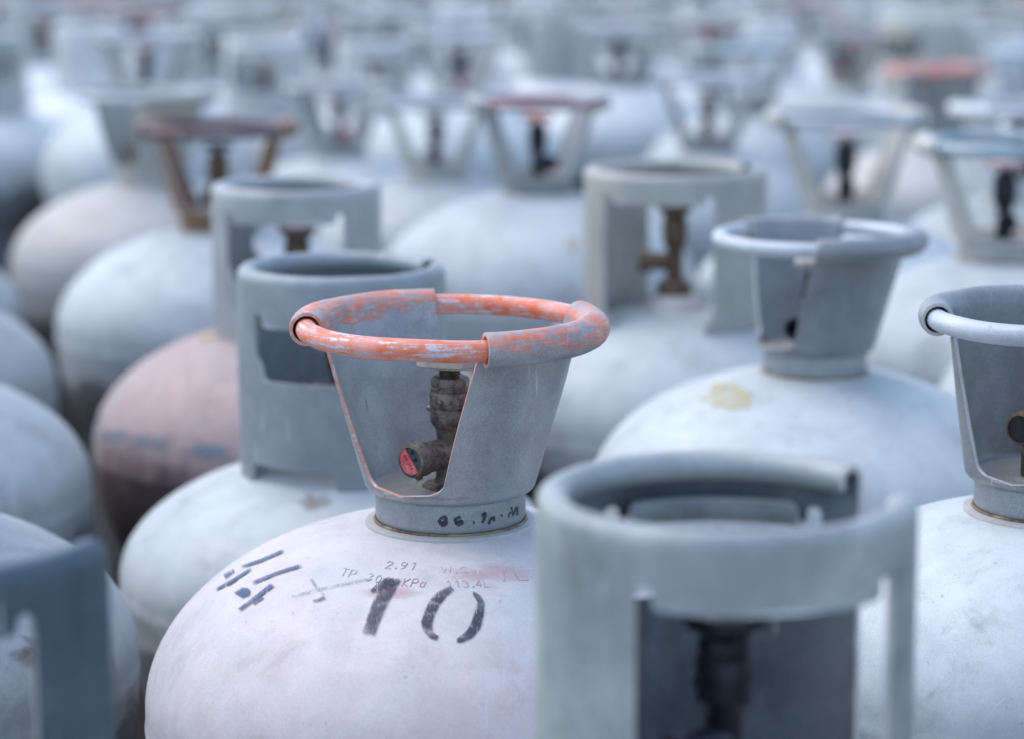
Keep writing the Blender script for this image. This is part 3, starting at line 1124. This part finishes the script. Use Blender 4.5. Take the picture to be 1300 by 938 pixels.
# ------------------------------------------------------------------ writing and marks on the main cylinder
mark(A, 'stencil_digit', [
    ([(487, 734), (470, 771), (459, 805)], [(511, 735), (489, 775), (476, 808)]),
], 'ink', label='black stencilled stem of the figure 1')
mark(A, 'stencil_digit', [
    ([(470, 751), (478, 742), (488, 736), (500, 734)], [(473, 753), (482, 749), (492, 747), (502, 742)]),
], 'ink', h=.0009, label='black stencilled flag of the figure 1')
mark(A, 'stencil_digit', [
    ([(572, 744), (557, 750), (545, 762), (539, 776), (534, 790), (537, 802), (546, 811), (555, 814)],
     [(577, 749), (568, 757), (558, 769), (552, 782), (549, 792), (550, 801), (554, 806), (558, 808)]),
], 'ink', n=36, label='black stencilled left half of the figure 0')
mark(A, 'stencil_digit', [
    ([(600, 751), (610, 756), (616, 767), (614, 783), (610, 799), (601, 810), (590, 816), (580, 817)],
     [(600, 756), (603, 760), (606, 765), (602, 778), (597, 793), (592, 801), (585, 807), (579, 812)]),
], 'ink', n=36, label='black stencilled right half of the figure 0')
bars = [
    ([(306, 719), (330, 711), (360, 698)], [(308, 722), (332, 715), (361, 702)]),
    ([(284, 730), (297, 722)], [(287, 736), (299, 727)]),
    ([(274, 747), (296, 735), (319, 721)], [(276, 751), (300, 738), (320, 725)]),
    ([(288, 742), (301, 735)], [(290, 745), (302, 738)]),
]
bars2 = [
    ([(320, 739), (350, 727), (382, 717)], [(323, 743), (352, 731), (384, 721)]),
    ([(297, 753), (307, 746), (316, 747)], [(309, 760), (318, 757), (319, 751)]),
    ([(302, 773), (324, 757), (344, 741)], [(307, 777), (328, 761), (350, 745)]),
    ([(320, 766), (334, 758)], [(324, 769), (336, 760)]),
    ([(396, 763), (403, 761), (412, 757)], [(398, 765), (406, 764), (414, 761)]),
]
for b in bars + bars2:
    mark(A, 'stencil_bar', [b], 'ink_blue', h=.0007 + .0001 * rnd.random(), n=12, m=6)
mark(A, 'ink_smear', [([(370, 757), (400, 748), (430, 741), (470, 733)], [(372, 760), (402, 752), (432, 745), (470, 737)])], 'ink_faint', h=.0005)
mark(A, 'ink_smear', [([(393, 736), (400, 747), (410, 757)], [(397, 735), (404, 745), (413, 755)])], 'ink_faint', h=.0004, n=8)
blotch(A, 'overspray', 628, 727, 62, 13, 'pink_mark', seed=4, h=.0003)
blotch(A, 'overspray', 500, 752, 45, 9, 'pink_mark', seed=9, h=.0003)
stamped(A, 'stamped_text', '2.91', 488, 721, 13, .6, 4, -9, .95, 'groove')
stamped(A, 'stamped_text', 'W.C', 561, 727, 15, .2, -1, -8, 1.1, 'groove')
stamped(A, 'stamped_text', 'TP 3000', 431, 730, 11.5, 2.2, 5, -9, .95, 'groove', rad=.00028)
stamped(A, 'stamped_text', 'KPa', 510, 744, 12, .4, 4, -10, .9, 'groove_red')
stamped(A, 'stamped_text', '113.4L', 567, 746, 12, -.1, -2, -9, .9, 'groove_red')
stamped(A, 'stamped_text', 'VL', 634, 739, 22, -1.8, -9, -13, 1.15, 'groove_red', rad=.00045)


# handwritten marks round the neck ring
def neck_writing(c, strokes, mat):
    bm = bmesh.new()
    rr = .0440
    for st in strokes:
        P3, N3 = [], []
        for a, b in resample(st, 4 + 3 * len(st)):
            d = ray(a, b)
            o = Vector((0, 0, CAM_Z)) - c.p
            qa = d.x ** 2 + d.y ** 2
            qb = 2 * (o.x * d.x + o.y * d.y)
            qc = o.x ** 2 + o.y ** 2 - rr ** 2
            ds = qb * qb - 4 * qa * qc
            if ds < 0:
                continue
            q = o + d * ((-qb - sqrt(ds)) / (2 * qa))
            n_ = Vector((q.x, q.y, 0)).normalized()
            P3.append(q + n_ * .0002)
            N3.append(n_)
        rows = []
        for i, q in enumerate(P3):
            t_ = (P3[min(i + 1, len(P3) - 1)] - P3[max(i - 1, 0)]).normalized()
            s = t_.cross(N3[i]).normalized()
            rows.append([bm.verts.new(q + s * k) for k in (-.0009, .0009)])
        grid_faces(bm, rows)
    me = finish(bm, 'marker_writing', 60, (mat,))
    o = link('marker_writing', me, c.root, (0, 0, c.top))
    return o


neck_writing(A, [
    [(566, 655), (559, 658), (557, 662), (563, 663), (567, 658), (564, 655)], [(558, 663), (562, 667), (567, 664), (566, 660)],
    [(585, 655), (577, 659), (579, 663), (587, 660)], [(578, 663), (582, 666), (587, 664), (586, 660)],
    [(600, 663), (603, 662)], [(611, 655), (616, 650), (616, 655), (612, 663)], [(620, 665), (623, 658), (627, 656), (627, 661)],
    [(636, 655), (638, 653)], [(645, 656), (648, 649)], [(649, 643), (651, 655)], [(652, 653), (655, 643), (656, 654)], [(657, 653), (657, 642)],
], 'marker')

# tiny raised letters along the chord of the red outlet seal
bm = bmesh.new()
tdir = Vector((.61, -.79, 0))
tup = Vector((.79, .61, 0))
x = -.0052
for ch in 'SHIJYS':
    for st in GL[ch]:
        pts = [outlet(tdir * (x + px * .0018) + tup * (-.0018 - .0008 + py * .0018) + Vector((0, 0, .0348))) for px, py in resample(st, 6)]
        nn = Vector((cos(PHI), sin(PHI), 0))
        tube_strokes(bm, pts, [nn] * len(pts), .00018)
    x += .0017
vA = [o for o in A.root.children if o.name.startswith('valve')][0]
sealA = [o for o in vA.children if o.name.startswith('outlet_seal')][0]
lt = link('seal_lettering', finish(bm, 'seal_lettering', 60, ('letter',)), vA)

# stickers, stains
blotch(E_, 'yellow_sticker', 926, 505, 34, 15, 'yellow', seed=2)
blotch(D_, 'yellow_sticker', 262, 427, 14, 9, 'yellow', seed=5)
blotch(N_, 'yellow_sticker', 727, 311, 9, 8, 'yellow', seed=6)
blotch(N_, 'yellow_sticker', 771, 311, 9, 12, 'yellow', seed=7)
for bu, bv, bru, brv, sd_ in ((118, 530, 12, 15, 11), (190, 560, 36, 11, 12), (262, 572, 40, 10, 13), (148, 552, 20, 10, 14)):
    blotch(D_, 'paint_patch', bu, bv, bru, brv, 'patch_blue', seed=sd_, rough=.5)
blotch(FL, 'rust_stain', 62, 826, 42, 22, 'stain_dark', seed=8, rough=.5)
blotch(C_, 'brown_stain', 398, 636, 20, 13, 'stain', seed=3, rough=.4)

# ------------------------------------------------------------------ the rest of the yard: packed rows, and unseen ones added beyond the frame to block light
fixed = [(c.p.x, c.p.y) for c in cyls]
for i, a in enumerate(cyls):
    for b in cyls[i + 1:]:
        dd = math.hypot(a.p.x - b.p.x, a.p.y - b.p.y)
        if dd < a.dome.R + b.dome.R + .002:
            print('CLASH', round(dd, 3), round(a.dome.R + b.dome.R, 3), a.root['label'][:50], '|', b.root['label'][:50])
inframe = lambda x, y, mg: abs(x) < .212 * y + mg
pts = []
row = 0
y = .15
while y < 8.6:
    x = -3 + (row % 2) * .193
    while x < 3:
        xx, yy = x + rnd.uniform(-.03, .03), y + rnd.uniform(-.03, .03)
        if inframe(xx, yy, .42) and not (.56 < yy < .95 and abs(xx) < .36) and not (abs(xx) < .24 and 1.5 < yy < 2.95) and all(math.hypot(xx - a, yy - b) > .285 for a, b in fixed):
            pts.append([xx, yy])
        x += .386
    y += .338
    row += 1
for it in range(140):
    for i, p in enumerate(pts):
        for a, b in fixed:
            d = math.hypot(p[0] - a, p[1] - b)
            if d < .379:
                k = (.379 - d) / max(d, 1e-6)
                p[0] += (p[0] - a) * k
                p[1] += (p[1] - b) * k
        for j in range(i):
            q = pts[j]
            d = math.hypot(p[0] - q[0], p[1] - q[1])
            if d < .374:
                k = (.374 - d) / max(d, 1e-6) * .5
                ex, ey = (p[0] - q[0]) * k, (p[1] - q[1]) * k
                p[0] += ex; p[1] += ey
                q[0] -= ex; q[1] -= ey


def hides(x, y):
    """would a collar here stand in front of one of the cylinders one can tell apart"""
    return any(.25 < b - y and b < 4.6 and abs(x / y - a / b) < (.085 / y + .08 / b) * .8 for a, b in fixed)


keep = []
for p in pts:
    if (p[1] < .58 or p[1] > .9 or abs(p[0]) > .36) and all(math.hypot(p[0] - a, p[1] - b) > .366 for a, b in fixed) and all(math.hypot(p[0] - a, p[1] - b) > .360 for a, b in keep):
        if not (abs(p[0]) < .24 and 1.5 < p[1] < 2.95) and not (p[1] > 1.5 and hides(*p)):
            keep.append((p[0], p[1]))
print('FILL', len(keep), 'of', len(pts))
def zone(x, y):
    if abs(x) > .212 * y + .17 or y < .7:
        return 'outside'
    k = x / (.212 * y)
    side = 'left' if k < -.33 else ('right' if k > .33 else 'middle')
    return side


ORD = ['leftmost', 'second from left', 'third from left', 'fourth from left', 'fifth from left', 'sixth from left', 'seventh from left', 'eighth from left',
       'ninth from left', 'tenth from left', 'eleventh from left', 'twelfth from left', 'thirteenth from left', 'fourteenth from left'] + ['another'] * 30
made = {}
for i, (x, y) in enumerate(sorted(keep, key=lambda q: q[1])):
    drop = .228 + rnd.uniform(-.014, .016)
    p = Vector((x, y, CAM_Z - drop))
    k = rnd.random()
    body = rnd.choice(['bright', 'white', 'bright', 'white', 'silver', 'beige'])
    dist = 'near' if y < 3.4 else ('middle' if y < 4.8 else ('far' if y < 6.2 else 'farthest'))
    side = zone(x, y)
    if k < .60:
        ring, rn = rnd.choice([('ring', 'pale'), ('ring', 'pale'), ('ring', 'pale'), ('ring_teal', 'blue-grey'), ('ring_pink', 'reddish'),
                               ('ring_rust', 'dark')] if y > 3.6 else [('ring', 'pale')])
        mesh = rnd.choice(['collar_u', 'collar_n', 'collar_n', 'collar_a'])
        out = rnd.choice([None, None, None, 'cap'])
        kind = rn + '-ringed winged-collar'
        c = winged(p, '', rot=rnd.uniform(0, 360) if rnd.random() < .35 else rnd.gauss(36, 16),
                   body=body, ring=ring, mesh=mesh, collar=rnd.choice(['collar_pale', 'collar_warm', 'collar']),
                   valve=rnd.choice(['black_valve', 'brass', 'brass_brown']),
                   wheel=rnd.choice(['wheel_dark', 'wheel_beige', 'wheel_red', 'wheel_orange']), outlet_=out, rad=.182)
    else:
        cc = rnd.choice([('collar_s', 'grey'), ('collar_pale', 'pale grey'), ('collar_warm', 'warm grey')])
        w1 = rnd.choice([-100, -60, -20])
        kind = cc[1] + ' straight-collar'
        c = straight(p, '', body=body, collar=cc[0], rad=.182, a=.1,
                     gap=rnd.choice([(0, 0), (0, 20)]), windows=((w1, 34), (w1 + 180, 34)), zb=-.09,
                     valve=rnd.choice(['black_valve', 'brass']), wheel=rnd.choice(['wheel_dark', 'wheel_beige']))
    c.root.rotation_euler = (R(rnd.gauss(0, .8)), R(rnd.gauss(0, .8)), 0)
    made.setdefault((kind, dist, side), []).append(c)
for (kind, dist, side), cs in made.items():
    cs.sort(key=lambda c: c.p.x / c.p.y)
    for n_, c in enumerate(cs):
        first = 'lone' if len(cs) == 1 else ORD[n_]
        c.root['label'] = '%s %s gas cylinder in the %s blurred rows, %s third' % (first, kind, dist, side)
        if side == 'outside':  # out of view, put in to keep light out of the gaps
            c.root['label'] = 'gas cylinder with %s standing just outside the edge of the photo' % kind  # added unseen cylinder, only there to block light
            c.root['group'] = 'unseen gas cylinders added outside the frame to block light'
